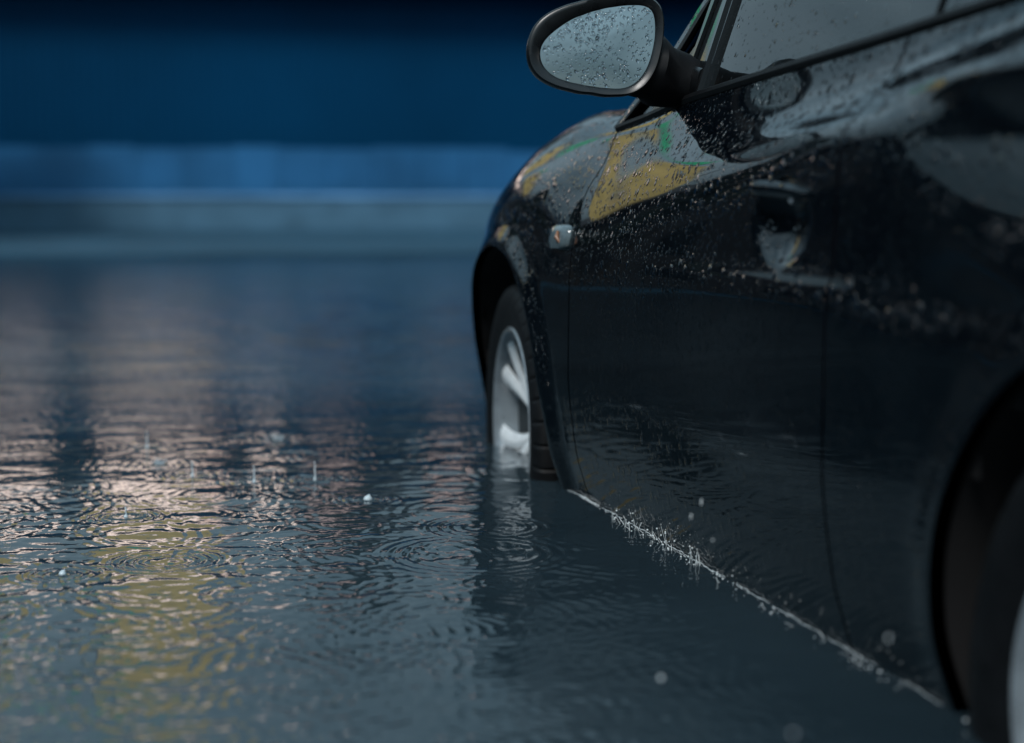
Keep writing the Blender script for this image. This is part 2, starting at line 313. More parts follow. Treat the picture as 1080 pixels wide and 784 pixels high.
# the drops whose rings show: x, y, ring radius, strength
RINGS = [(.535, 3.984, .060, 1.6), (.25, 4.116, .055, 1.4), (.389, 3.993, .05, 1.0), (.16, 4.635, .06, 1.4), (.077, 3.607, .055, 1.6), (.138, 3.13, .075, 1.8),
         (.614, 3.681, .05, 1.6), (.179, 4.32, .06, 1.2), (.526, 4.693, .07, 1.5), (.80, 3.30, .10, 1.4), (.72, 3.05, .16, 1.3), (.62, 4.35, .09, 1.4), (-.049, 3.063, .04, 1.4)]
def water_height(x, y, r):
    """ripples: a random sea of short waves plus rings spreading from rain drops; metres"""
    h = np.zeros_like(x); rs = np.random.default_rng(11)
    px = 1.6*r*r/1169                                          # what the picture can still resolve at that distance
    patch = .65+.35*np.sin(x*2.1+1.3*np.sin(y*1.1+.5))*np.sin(y*1.7+1.1*np.sin(x*1.3))
    for k in range(112):
        lam = .024*(50 ** (k/111.))                            # 2.4 cm ... 1.2 m
        a = rs.uniform(0, 2*np.pi); ph = rs.uniform(0, 6.28)
        if k % 5: a = np.pi/2+rs.normal(0, .42)               # more of them run along the street
        kx, ky = math.cos(a)*2*np.pi/lam, math.sin(a)*2*np.pi/lam
        slope = .0067 if lam < .08 else .0067*(.08/lam)**1.25
        amp = slope*lam/(2*np.pi)*1.4
        fade = np.clip((lam/np.maximum(px, 1e-4)-1.0)/1.5, 0, 1)
        wob = .5*np.sin(x*3.1+k)+.5*np.cos(y*2.3+2*k)
        if lam > .18: fade = fade*(.8+5.0*np.clip((r-5.0)/4, 0, 1)**2*(3-2*np.clip((r-5.0)/4, 0, 1)))
        h += amp*fade*np.sin(kx*x+ky*y+ph+wob)*(patch if lam < .25 else 1)
    drops = [(rx, ry, rr, st*2.2) for rx, ry, rr, st in RINGS]
    for k in range(420):
        ry = 1.3*(6.5 ** rs.uniform(0, 1)); rx = ry*math.tan(R(rs.uniform(-8, 26)))
        drops.append((rx, ry, rs.uniform(.02, .30), rs.uniform(.4, 1.2)*min(1, ry/3.4)))
    for rx, ry, rr, st in drops:
        lam = .020+.05*rr; w = 1.6*lam
        rad0 = math.hypot(rx, ry); lo, hi = rad0-rr-3*w, rad0+rr+3*w
        i0, i1 = np.searchsorted(r[:, 0], (lo, hi))
        if i1 <= i0: continue
        dd = np.hypot(x[i0:i1]-rx, y[i0:i1]-ry)
        h[i0:i1] += st*.0006*math.sqrt(.05/(rr+.03))*np.exp(-((dd-rr)/w)**2)*np.sin(2*np.pi*dd/lam)*(lam/.03)
    return h
def build_water():
    rr = [1.0]
    while rr[-1] < 24: rr.append(rr[-1]+min(.11, max(.0032, 1.15*rr[-1]**2/1169)))
    rr = np.array(rr)
    az = np.concatenate([np.arange(-30, -3.5, .20), np.arange(-3.5, 30.5, .040), np.arange(30.5, 62, .20)])*np.pi/180
    r, a = np.meshgrid(rr, az, indexing='ij'); x = r*np.sin(a); y = r*np.cos(a)
    h = water_height(x, y, r)
    edge = np.minimum(1, np.minimum((r-1.0)/.15, (24-r)/2.0)); ea = np.minimum(1, np.minimum((a-az[0])/.05, (az[-1]-a)/.05))
    h *= np.clip(edge, 0, 1)*np.clip(ea, 0, 1)
    nr, na = r.shape
    v = np.stack([x, y, h], -1).reshape(-1, 3)
    idx = np.arange(nr*na).reshape(nr, na)
    q = np.stack([idx[:-1, :-1], idx[:-1, 1:], idx[1:, 1:], idx[1:, :-1]], -1).reshape(-1, 4)[:, ::-1]
    # calm water all round: rings of flat quads from the inner disc to far away
    extra_v, extra_q, base = [], [], len(v)
    def fan(r0, r1, a0, a1, n):
        nonlocal base
        t = np.linspace(a0, a1, n+1)
        extra_v.extend([(r0*math.sin(s), r0*math.cos(s), 0) for s in t]+[(r1*math.sin(s), r1*math.cos(s), 0) for s in t])
        for k in range(n): extra_q.append((base+k, base+n+1+k, base+n+2+k, base+k+1))
        base += 2*(n+1)
    fan(1e-4, 1.0, 0, 2*np.pi, 48); fan(1.0, 24, az[-1], az[0]+2*np.pi, 48); fan(24, 500, 0, 2*np.pi, 64)
    v = np.concatenate([v, np.array(extra_v)]); q = np.concatenate([q, np.array(extra_q)])
    me = bpy.data.meshes.new('water'); me.vertices.add(len(v)); me.vertices.foreach_set('co', v.ravel())
    me.loops.add(q.size); me.loops.foreach_set('vertex_index', q.ravel().astype(np.int32))
    me.polygons.add(len(q)); me.polygons.foreach_set('loop_start', np.arange(0, q.size, 4, dtype=np.int32)); me.polygons.foreach_set('loop_total', np.full(len(q), 4, np.int32))
    me.update(calc_edges=True); me.validate(); me.shade_smooth(); me.materials.append(M['water'])
    o = bpy.data.objects.new('water', me); col.objects.link(o); tag(o, kind='structure')
build_water()
# far pavement standing just clear of the flood
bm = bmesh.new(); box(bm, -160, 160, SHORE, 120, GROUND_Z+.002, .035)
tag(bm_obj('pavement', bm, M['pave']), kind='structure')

# ================================================================ what closes the street
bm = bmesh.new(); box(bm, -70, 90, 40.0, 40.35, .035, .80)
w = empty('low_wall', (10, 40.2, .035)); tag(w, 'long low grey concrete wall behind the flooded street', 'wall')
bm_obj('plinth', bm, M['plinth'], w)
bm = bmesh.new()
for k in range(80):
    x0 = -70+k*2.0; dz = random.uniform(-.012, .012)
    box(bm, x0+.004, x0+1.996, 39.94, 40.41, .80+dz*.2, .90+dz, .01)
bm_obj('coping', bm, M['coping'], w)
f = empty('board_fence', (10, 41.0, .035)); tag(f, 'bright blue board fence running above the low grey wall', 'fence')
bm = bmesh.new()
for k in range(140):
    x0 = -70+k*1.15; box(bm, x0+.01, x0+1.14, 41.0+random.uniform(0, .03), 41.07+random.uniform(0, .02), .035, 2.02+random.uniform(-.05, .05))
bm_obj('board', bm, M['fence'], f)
bm = bmesh.new(); box(bm, -70, 91, 41.10, 41.16, .5, .6); box(bm, -70, 91, 41.10, 41.16, 1.6, 1.7); bm_obj('rail', bm, M['post'], f)
# dark blue hall: ribbed cladding; unseen roof overhang added to darken the wall's top
hall = empty('blue_hall', (10, 50, .035)); tag(hall, 'large hall clad in dark blue ribbed sheets behind the blue fence', 'building')
v, fc = [], []
xs = []
x0 = -75.0
while x0 < 95: xs += [(x0, 0), (x0+.15, 0), (x0+.17, .03), (x0+.21, .03)]; x0 += .23
for xx, dd in xs: v += [(xx, 44.0-dd, .035), (xx, 44.0-dd, 6.32)]
for k in range(len(xs)-1): fc.append((2*k, 2*k+2, 2*k+3, 2*k+1))
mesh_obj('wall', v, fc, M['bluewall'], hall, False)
bm = bmesh.new(); box(bm, -75, 95, 44.1, 62, .035, 6.30); bm_obj('inner_wall', bm, M['darkwall'], hall)
bm = bmesh.new(); box(bm, -76, 96, 42.8, 63, 6.32, 6.50); bm_obj('roof', bm, M['bluesoffit'], hall)
up = M['upper']
bm = bmesh.new(); box(bm, -60, 90, 43.05, 60, 6.502, 7.75); pent = bm_obj('upper_storey', bm, up, hall)
def at_az(az, y): return math.tan(R(az))*y
for az, wd, z0, z1, mt in ((-2.2, 1.5, 7.35, 8.5, 'lit'), (2.3, 3.0, 7.3, 8.55, 'lit'), (5.9, .7, 7.4, 8.4, 'lit'), (4.3, .7, 7.4, 8.4, 'dim'), (8.2, 1.4, 7.4, 8.4, 'dim'), (12.3, 1.0, 7.4, 8.45, 'dim'),
                           (-6, 1.6, 7.4, 8.4, 'dim'), (16, 1.5, 7.4, 8.4, 'dim'), (20, 1.5, 7.4, 8.4, 'dim')):
    z0 -= .70; z1 -= .82; cx = at_az(az, 43.0); bm = bmesh.new(); box(bm, cx-wd/2, cx+wd/2, 42.97, 43.02, z0, z1); wd_o = bm_obj('window', bm, M[mt], hall)
    bm = bmesh.new()
    for a_, b_, c_, d_ in ((cx-wd/2-.08, cx-wd/2, z0-.08, z1+.08), (cx+wd/2, cx+wd/2+.08, z0-.08, z1+.08), (cx-wd/2, cx+wd/2, z0-.08, z0), (cx-wd/2, cx+wd/2, z1, z1+.08)): box(bm, a_, b_, 42.93, 43.04, c_, d_)
    bm_obj('frame', bm, M['darkwall'], wd_o)
# yellow billboard on the hall's roof, out of the picture above but mirrored in the flood
def billboard(name, label, x0, x1, y, zb, z0, z1, panel, step=None):
    b = empty(name, ((x0+x1)/2, y, zb)); tag(b, label, 'sign')
    bm = bmesh.new()
    if step:                                                      # stepped outline: (x, z) corners
        fr = [bm.verts.new((a, y-.06, c)) for a, c in step]; bk = [bm.verts.new((a, y+.06, c)) for a, c in step]; n = len(step)
        bm.faces.new(fr); bm.faces.new(bk[::-1]); [bm.faces.new((fr[k], bk[k], bk[(k+1) % n], fr[(k+1) % n])) for k in range(n)]
        bmesh.ops.recalc_face_normals(bm, faces=bm.faces[:])
    else: box(bm, x0, x1, y-.06, y+.06, z0, z1, .02)
    bm_obj('panel', bm, panel, b)
    bm = bmesh.new()
    for k in range(3):
        xx = min(x0+(x1-x0)*(.10+.27*k), -2.05-.12*k) if y < 40 else x0+(x1-x0)*(.12+.38*k); tube(bm, [(xx, y+.14, zb), (xx, y+.14, z1-.2)], .07, 8); tube(bm, [(xx, y+1.6, zb), (xx, y+.2, z1-.6)], .05, 8)
    bm_obj('support', bm, M['post'], b); return b
billboard('billboard', 'tall yellow panel mirrored in the flood water at left', at_az(.3, 45), at_az(4.2, 45), 45.0, 7.75, 8.7, 13.2, M['yellow'])
billboard('billboard', 'small green panel above the yellow one, mirrored in the near flood water', at_az(-.1, 45.4), at_az(2.2, 45.4), 45.4, 7.75, 14.0, 14.8, M['green'])
billboard('billboard', 'wide stepped yellow panel mirrored in the shiny front wing of the car', -5.3, -1.55, 31.0, 5.0, 5.06, 8.6, M['yellow'], [(-5.3, 5.06), (-4.0, 5.06), (-2.9, 6.0), (-1.55, 6.4), (-1.55, 8.55), (-3.0, 8.7), (-4.0, 7.8), (-5.3, 6.3)])
billboard('billboard', 'small green panel mirrored in the car door beside the mirror', -2.2, -1.4, 31.3, 5.0, 8.9, 9.45, M['green'])
def block(name, label, x0, x1, y0, y1, h, face):
    b = empty(name, ((x0+x1)/2, (y0+y1)/2, GROUND_Z)); tag(b, label, 'building')
    bm = bmesh.new(); box(bm, x0, x1, y0, y1, GROUND_Z, h); bm_obj('wall', bm, M['darkwall'], b)
    bm = bmesh.new(); box(bm, x0-.25, x1+.25, y0-.25, y1+.25, h+.002, h+.22); bm_obj('roof', bm, M['darkwall'], b)
    n = int((y1-y0)/2.6) if face == 'x' else int((x1-x0)/2.6)
    for fl in range(max(1, int(h/3))):
        for k in range(n):
            z0 = .9+fl*3.0
            bm = bmesh.new()
            if face == 'x': c = y0+(k+.5)*(y1-y0)/n; box(bm, x1-.05, x1+.03, c-.55, c+.55, z0, z0+1.5)
            else: c = x0+(k+.5)*(x1-x0)/n; box(bm, c-.55, c+.55, y0-.03, y0+.05, z0, z0+1.5)
            bm_obj('window', bm, M['darkglass'], b)
    return b
block('dark_building', 'long dark building lining the left side of the street', -20, -10, 9, 26, 4.3, 'x')
block('dark_building', 'low dark shed at the near end of the long dark building', -19, -10.4, -8, 8.6, 3.2, 'x')
block('dark_building', 'low dark building under the wide yellow panel', -16, -2.0, 31.4, 38, 4.78, 'y')
# unseen tree, added to darken what the car's door mirrors
def tree(x, y, h, cr, label='unseen dark tree added to darken the reflection in the car door', leaf=.17):
    t = empty('tree', (x, y, GROUND_Z)); tag(t, label, 'tree', 'unseen trees added behind the blue hall' if y > 60 else None)
    bm = bmesh.new(); rs = random.Random(5+int(x))
    tube(bm, [(x, y, GROUND_Z), (x+.05, y, h*.3), (x-.05, y+.05, h*.6), (x, y, h*.9)], [.2, .16, .1, .03], 9)
    for k in range(9):
        a = k*2.4; z = h*(.3+.055*k); l = cr*(1-.05*k)
        tube(bm, [(x, y, z), (x+.5*l*math.cos(a), y+.5*l*math.sin(a), z+.35), (x+.9*l*math.cos(a), y+.9*l*math.sin(a), z+.9)], [.06, .04, .012], 6)
    bm_obj('trunk', bm, M['bark'], t, True)
    v, f = [], []
    for k in range(8000):
        a = rs.uniform(0, 6.283); u = rs.uniform(.2, 1); zz = h*(.28+.72*u); rad = cr*(1.12-u)*(.55+.45*math.sin(u*9+a*2))*math.sqrt(rs.random())+.1
        c = Vector((x+rad*math.cos(a), y+rad*math.sin(a), zz)); s = rs.uniform(.5, 1)*leaf
        e1 = Vector((rs.gauss(0, 1), rs.gauss(0, 1), rs.gauss(0, .6))).normalized(); e2 = e1.orthogonal().normalized()
        i = len(v); v += [c-e1*s, c+e2*s*.5, c+e1*s, c-e2*s*.5]; f.append((i, i+1, i+2, i+3))
    mesh_obj('crown', v, f, M['leaf'], t, False)
tree(-7.0, 28.6, 7.4, 2.5)

for tx, ty, th, tr in ((11.0, 70, 17.5, 5.5), (17.5, 67, 19.5, 6.0), (25.5, 71, 18.0, 6.5)): tree(tx, ty, th, tr, 'unseen dark tree added behind the hall to darken reflections', .55)  # added out of view to darken the sky mirrored in wing and water
# ================================================================ the car
car = empty('car', (XC, 2.85, GROUND_Z)); tag(car, 'wet black car standing in flood water up to its sills', 'car')
ZT_Y = [.30, 1.49, 1.90, 2.30, 2.75, 3.20, 3.595, 3.62, 3.66, 3.80, 4.07, 4.40, 4.70, 5.05]
ZT_Z = [.975, .955, .936, .914, .893, .870, .834, .862, .880, .893, .900, .848, .745, .590]
def ztop(y): return float(np.interp(y, ZT_Y, ZT_Z))
def arc(ya, Rr, a0, a1, n):
    return [(ya+Rr*math.cos(R(a0+(a1-a0)*k/n)), AXLE_Z+Rr*math.sin(R(a0+(a1-a0)*k/n))) for k in range(n+1)]
def topline(y0, y1, step=.05):
    n = max(2, int(abs(y1-y0)/step)); return [(y0+(y1-y0)*k/n, ztop(y0+(y1-y0)*k/n)) for k in range(n+1)]
def flank_panel(name, poly, mat=None, side=1, hole=None, flange=.022, lift=0.0, parent=None, fine=.011):
    """a skin panel cut out of the body surface: poly is its outline in (y, z)"""
    bm = bmesh.new(); vs = [bm.verts.new((p[0], p[1], 0)) for p in poly]; bm.faces.new(vs)
    ys = [p[0] for p in poly]; zs = [p[1] for p in poly]
    for ax, lo, hi in ((0, min(ys), max(ys)), (1, min(zs), max(zs))):
        step = fine*1.25 if ax == 0 else fine; n = int((hi-lo)/step)
        for k in range(1, n):
            c = lo+(hi-lo)*k/n; no = (1, 0, 0) if ax == 0 else (0, 1, 0); co = (c, 0, 0) if ax == 0 else (0, c, 0)
            bmesh.ops.bisect_plane(bm, geom=bm.verts[:]+bm.edges[:]+bm.faces[:], plane_co=co, plane_no=no, dist=1e-5)
    bmesh.ops.triangulate(bm, faces=[f for f in bm.faces if len(f.verts) > 4])
    bm.verts.ensure_lookup_table(); bm.verts.index_update()
    y = np.array([v.co.x for v in bm.verts]); z = np.array([v.co.y for v in bm.verts])
    faces = [[v.index for v in f.verts] for f in bm.faces]
    be = [(e.verts[0].index, e.verts[1].index) for e in bm.edges if e.is_boundary]
    if sum((y[f[1]]-y[f[0]])*(z[f[2]]-z[f[1]])-(z[f[1]]-z[f[0]])*(y[f[2]]-y[f[1]]) for f in faces[:50]) > 0: faces = [f[::-1] for f in faces]
    bm.free()
    x = X(y, z); n = body_normal(y, z); v = np.stack([x, y, z], -1)+n*lift
    nv = len(v); bset = sorted({i for e in be for i in e})
    # folded edge: a small round, then the flange inwards
    cy, cz = y.mean(), z.mean(); r1 = {}; r2 = {}; V = list(v); NN = list(n)
    for i in bset:
        t0 = len(V); V.append(v[i]); NN.append(n[i]*.55+np.array([.0, np.sign(y[i]-cy)*.4, np.sign(z[i]-cz)*.4])); r1[i] = t0
        V.append(v[i]+np.array([flange, 0, 0])); NN.append(np.array([.25, y[i]-cy, z[i]-cz])); r2[i] = t0+1
    nskin = len(faces)
    for a, b in be: faces.append((r1[a], r1[b], r2[b], r2[a]))
    V = np.array(V); NN = np.array(NN); NN /= np.linalg.norm(NN, axis=1, keepdims=True)
    if side < 0: V = V*np.array([-1, 1, 1])+np.array([2*XC, 0, 0]); NN = NN*np.array([-1, 1, 1]); faces = [f[::-1] for f in faces]
    o = mesh_obj(name, V, faces, mat or M['paint'], parent or car, True, NN)
    o.data.materials.append(M['gap'])
    for p_ in o.data.polygons:
        if p_.index >= nskin: p_.material_index = 1
    return o
G = .0035
ARCH_ZB = -.14
def a_low(Rr): return math.degrees(math.asin((ARCH_ZB-AXLE_Z)/Rr))
gap = [(3.588, .8335), (3.572, .80), (3.563, .77), (3.590, .70), (3.580, .62), (3.566, .567), (3.548, .43), (3.545, .24), (3.548, .10), (3.552, ARCH_ZB)]
gy = [g[1] for g in gap][::-1]; gx = [g[0] for g in gap][::-1]
gap_f = [(float(_pchip(gy, gx, np.array([zz]))[0]), zz) for zz in np.linspace(.8335, ARCH_ZB, 40)]
alF = a_low(ARCH_F); alR = a_low(ARCH_R)
SHUT = 2.232
for side in (1, -1):
    fender = [(a+G, b) for a, b in gap_f]+arc(FRONT_AXLE, ARCH_F, 180-alF, alF, 70)+[(4.70, ARCH_ZB)]+topline(4.70, 3.595)
    flank_panel('front_wing', fender, side=side)
    fd = [(a-G, b) for a, b in gap_f][::-1]+topline(3.585, SHUT+G)+[(SHUT+G, ARCH_ZB)]
    door = flank_panel('front_door', fd, side=side)
    rd = [(SHUT-G, ARCH_ZB), (SHUT-G, ztop(SHUT))]+topline(SHUT-.05, 1.22)+[(1.20, .80), (1.22, .66)]+arc(REAR_AXLE, ARCH_R, 118, alR, 60)
    rdoor = flank_panel('rear_door', rd, side=side)
    rq = [(1.195, .80), (1.214, .655)]+arc(REAR_AXLE, ARCH_R, 119.2, 180-alR, 40)+[(.32, ARCH_ZB)]+topline(.32, 1.21)
    flank_panel('rear_wing', rq, side=side)
    if side == 1: left_door, left_rdoor = door, rdoor
# dark inner body behind the gaps, wheel wells, floor
def inner():
    ys_ = np.linspace(.36, 4.86, 90); v = []; 
    for y in ys_:
        zt = ztop(y)-.03; zz = np.linspace(-.16, zt, 12); xx = np.minimum(X(np.full(12, y), zz)+.03, XC-.05)
        v += [(a, y, b) for a, b in zip(xx, zz)]
    f = []
    for i in range(89):
        yc = (ys_[i]+ys_[i+1])/2
        for j in range(11):
            zc = (v[i*12+j][2]+v[i*12+j+1][2])/2
            if math.hypot(yc-FRONT_AXLE, zc-AXLE_Z) < ARCH_F+.02 or math.hypot(yc-REAR_AXLE, zc-AXLE_Z) < ARCH_R+.02: continue
            f.append((i*12+j, (i+1)*12+j, (i+1)*12+j+1, i*12+j+1))
    n = len(v); v2 = v+[(2*XC-a, b, c) for a, b, c in v]; f2 = f+[tuple(n+k for k in q[::-1]) for q in f]
    mesh_obj('inner_body', v2, f2, M['under'], car, True)
inner()
for ya, Rr in ((FRONT_AXLE, ARCH_F), (REAR_AXLE, ARCH_R)):
    for s in (1, -1):
        v = []; n = 40
        for k in range(n+1):
            a = R(-38+256*k/n)
            for dx in (.012, .10, .34):
                yy, zz = ya+(Rr+.004)*math.cos(a), AXLE_Z+(Rr+.004)*math.sin(a)
                xx = float(X(np.array([yy]), np.array([max(zz, -.28)]))[0])
                v.append(((xx if dx < .05 else XW)+dx, yy, zz))
        f = grid_faces(n+1, 3); c0 = len(v); v.append((XW+.34, ya, AXLE_Z)); f += [(3*k+2, c0, 3*k+5) for k in range(n)]
        if s < 0: v = [(2*XC-a, b, c) for a, b, c in v]; f = [q[::-1] for q in f]
        mesh_obj('wheel_liner', v, f, M['under'], car, True)
bm = bmesh.new(); box(bm, XW+.18, 2*XC-XW-.18, .5, 4.7, -.13, -.06); bm_obj('floor_pan', bm, M['under'], car)
# bonnet, nose, tail, roof, screens
def surf(name, us, vs_, fn, mat, thick=None):
    v = [fn(a, b) for a in us for b in vs_]; return mesh_obj(name, v, grid_faces(len(us), len(vs_)), mat, car, True)
def cowl(u): return 3.66+.14*(1-u*u)
def hood(u, t):
    y = cowl(u)+(5.03-cowl(u))*t; xe = min(float(X(np.array([y]), np.array([ztop(y)]))[0])+.004, XC-.02); zt = ztop(y)
    return (XC+(XC-xe)*u*-1 if False else XC-(XC-xe)*-u, y, zt+.05*(1-abs(u)**2.4)*(1-.4*t))
surf('bonnet', np.linspace(-1, 1, 61), np.linspace(0, 1, 60), hood, M['paint'])
def nose(u, t):
    y = 4.704+(5.05-4.704)*math.sin(u*math.pi/2); zz = -.14+(ztop(y)+.14)*t
    return (min(float(X(np.array([y]), np.array([zz]))[0]), XC), y, zz)
us = np.linspace(0, 1, 50); tv = np.linspace(0, 1, 46)
v = [nose(a, b) for a in us for b in tv]; f = grid_faces(50, 46); n0 = len(v)
v += [(2*XC-a, b, c) for a, b, c in v]; f = [q[::-1] for q in f]+[tuple(n0+i for i in q) for q in f]
mesh_obj('front_bumper', v, f, M['paint'], car, True)
bm = bmesh.new(); box(bm, XC-.33, XC+.33, 5.02, 5.075, .12, .27, .012); bm_obj('grille', bm, M['trim'], car)
for s in (1, -1):
    bm = bmesh.new(); cx = XC-s*.52; tube(bm, [(cx, 4.88, .47), (cx, 4.95, .45), (cx, 4.995, .44)], [(.08, .17), (.09, .19), (.04, .10)], 20); bm_obj('headlight', bm, M['lens'], car, True)
# greenhouse: x of the side glass above the belt
def zbelt(y): return float(np.interp(y, [.30, 1.49, 1.90, 2.30, 2.75, 3.20, 3.60, 3.75], [.975, .955, .936, .914, .893, .870, .834, .82]))
def gx_(y, z):
    zb = zbelt(y); xb = float(X(np.array([min(y, 3.6)]), np.array([zb]))[0])
    return xb+.014+.37*(z-zb)+.3*max(0, z-1.12)**1.5
def side_piece(name, poly, mat, side, off, thick=.0, parent=None, step=.03, mirror_parent=None):
    bm = bmesh.new(); bm.faces.new([bm.verts.new((p[0], p[1], 0)) for p in poly])
    ys = [p[0] for p in poly]; zs = [p[1] for p in poly]
    for ax, lo, hi in ((0, min(ys), max(ys)), (1, min(zs), max(zs))):
        n = max(2, int((hi-lo)/step))
        for k in range(1, n):
            c = lo+(hi-lo)*k/n
            bmesh.ops.bisect_plane(bm, geom=bm.verts[:]+bm.edges[:]+bm.faces[:], plane_co=(c, 0, 0) if ax == 0 else (0, c, 0), plane_no=(1, 0, 0) if ax == 0 else (0, 1, 0), dist=1e-5)
    bmesh.ops.triangulate(bm, faces=[f for f in bm.faces if len(f.verts) > 4])
    if thick:
        r = bmesh.ops.extrude_face_region(bm, geom=bm.faces[:]); 
        for g in r['geom']:
            if isinstance(g, bmesh.types.BMVert): g.co.z = thick
    for v_ in bm.verts:
        y, z, t = v_.co; x = gx_(y, z)-off+t
        v_.co = (x if side > 0 else 2*XC-x, y, z)
    bmesh.ops.recalc_face_normals(bm, faces=bm.faces[:])
    if not thick:
        bm.faces.ensure_lookup_table()
        if sum(f.normal.x for f in bm.faces)*side > 0: bmesh.ops.reverse_faces(bm, faces=bm.faces[:])
    return bm_obj(name, bm, mat, parent or car, True, 40)
def b_(y, d=0.0): return (y, zbelt(y)+d)
for side in (1, -1):
    side_piece('side_window', [b_(3.095, .012), (3.12, 1.100), (2.95, 1.170), (2.62, 1.215), (2.30, 1.225), b_(2.27, .012), b_(2.5, .012), b_(2.75, .012), b_(3.0, .012)], M['glass'], side, 0)
    side_piece('quarter_light', [b_(3.565, .016), b_(3.40, .012), b_(3.25, .012), (3.262, 1.095), (3.30, 1.062), (3.37, .995), (3.46, .930)], M['glass'], side, -.003)
    side_piece('side_window', [b_(2.195, .012), (2.20, 1.225), (1.60, 1.215), (1.25, 1.16), b_(1.10, .02), b_(1.5, .012), b_(1.9, .012)], M['glass'], side, 0)
    side_piece('divider_post', [b_(3.255, .006), (3.265, 1.10), (3.20, 1.135), (3.11, 1.115), b_(3.090, .006)], M['gloss'], side, .010, .03)
    side_piece('window_trim', [b_(3.236, .008), (3.222, 1.090), (3.206, 1.095), b_(3.216, .008)], M['gloss'], side, .019, .008)
    side_piece('window_trim', [b_(3.120, .008), (3.142, 1.100), (3.132, 1.104), b_(3.108, .008)], M['gloss'], side, .016, .006)
    side_piece('door_pillar', [b_(2.275, .006), (2.31, 1.23), (2.19, 1.23), b_(2.19, .006)], M['gloss'], side, .006, .02)
    sail = side_piece('mirror_sail', [b_(3.44, .010), b_(3.25, .010), (3.257, 1.000), (3.33, .955)], M['trim'], side, .008, .012)
    # A pillar and roof rail, then rear pillar; a black seal on the pillar's inner edge
    side_piece('windscreen_pillar', [(3.655, .842), (3.600, .850), (3.475, .935), (3.390, 1.000), (3.32, 1.066), (3.10, 1.190), (2.86, 1.228), (1.60, 1.228), (1.22, 1.168), b_(1.06, .01), b_(.42, .01), (.60, 1.10), (.95, 1.25), (1.6, 1.30), (2.85, 1.30), (3.13, 1.222), (3.355, 1.078), (3.43, 1.005), (3.53, .930)], M['paint'], side, .008, .018)
    side_piece('pillar_seal', [(3.603, .850), (3.590, .850), (3.463, .932), (3.368, .996), (3.298, 1.062), (3.262, 1.098), (3.10, 1.187), (3.102, 1.192), (3.323, 1.068), (3.392, 1.002), (3.477, .937)], M['rubber'], side, .011, .01)
    # rubber strip along the belt
    bm = bmesh.new(); ysb = np.linspace(1.1, 3.60, 50)
    P_ = [(float(X(np.array([y]), np.array([zbelt(y)]))[0])+.004, y, zbelt(y)+.003) for y in ysb]
    if side < 0: P_ = [(2*XC-a, b, c) for a, b, c in P_]
    tube(bm, P_, [(.011, .012)]*len(P_), 8); bm_obj('belt_strip', bm, M['rubber'], car, True)
def roof(u, t):
    y = .95+(2.86-.95)*t; xe = gx_(y, 1.285); return (XC-(XC-xe)*-u, y, 1.285+.05*(1-u*u)-.02*(2*t-1)**2)
surf('roof', np.linspace(-1, 1, 25), np.linspace(0, 1, 20), roof, M['paint'])
def wscreen(u, t):
    y0 = cowl(u)-.01; y1 = 2.86; y = y0+(y1-y0)*t; z0 = .842+.075*(1-u*u); z1 = 1.285+.05*(1-u*u)-.02
    z = z0+(z1-z0)*(t**.85); xe = gx_(min(y, 3.6), max(z, zbelt(min(y, 3.6))))+.02
    return (XC-(XC-xe)*-u, y+.05*(1-u*u)*(1-t), z)
surf('windscreen', np.linspace(-1, 1, 31), np.linspace(0, 1, 24), wscreen, M['glass'])
def rscreen(u, t):
    y = .42+.53*t; z = .985+(1.265-.985)*t; xe = gx_(y, z)+.03; return (XC-(XC-xe)*-u, y-.05*(1-u*u), z+.05*(1-u*u)*t)
surf('rear_screen', np.linspace(-1, 1, 21), np.linspace(0, 1, 12), rscreen, M['glass'])
def tail(u, t):
    z = -.14+1.12*t; xe = float(X(np.array([.325]), np.array([z]))[0]); return (XC-(XC-xe)*-u, .325-.10*(1-u*u)-.05*math.sin(t*3.1), z)
surf('tailgate', np.linspace(-1, 1, 25), np.linspace(0, 1, 20), tail, M['paint'])
# seats
for cx in (XC-.38, XC+.38):
    bm = bmesh.new(); box(bm, cx-.25, cx+.25, 2.25, 2.75, .25, .42, .06); box(bm, cx-.24, cx+.24, 2.05, 2.22, .40, .93, .06); box(bm, cx-.13, cx+.13, 2.05, 2.15, .95, 1.12, .04)
    bm_obj('seat', bm, M['seat'], car, True)
bm = bmesh.new(); box(bm, XC-.72, XC+.72, 3.05, 3.55, .45, .80, .05); bm_obj('dashboard', bm, M['seat'], car, True)
# door handles: a strap over a scooped recess
def handle(y0, y1, z, parent):
    bm = bmesh.new(); P_ = []; n = 14
    for k in range(n+1):
        t = k/n; y = y0+(y1-y0)*t; zz = z-.012*t*t+.004; xx = float(X(np.array([y]), np.array([zz]))[0])
        P_.append((xx-(-.004+-.004+.034*math.sin(math.pi*t)**.45), y, zz))
    tube(bm, P_, [(.006+.007*math.sin(math.pi*k/n)**.4, .006+.002*math.sin(math.pi*k/n)) for k in range(n+1)], 12)
    return bm_obj('handle', bm, M['paint'], parent, True, 60)
handle(2.545, 2.335, .690, left_door)
bm = bmesh.new(); c = (float(X(np.array([2.375]), np.array([.672]))[0])-.026, 2.372, .676); tube(bm, [(c[0]+.03, c[1], c[2]), c], .008, 14); bm_obj('lock', bm, M['alloy'], left_door, True)
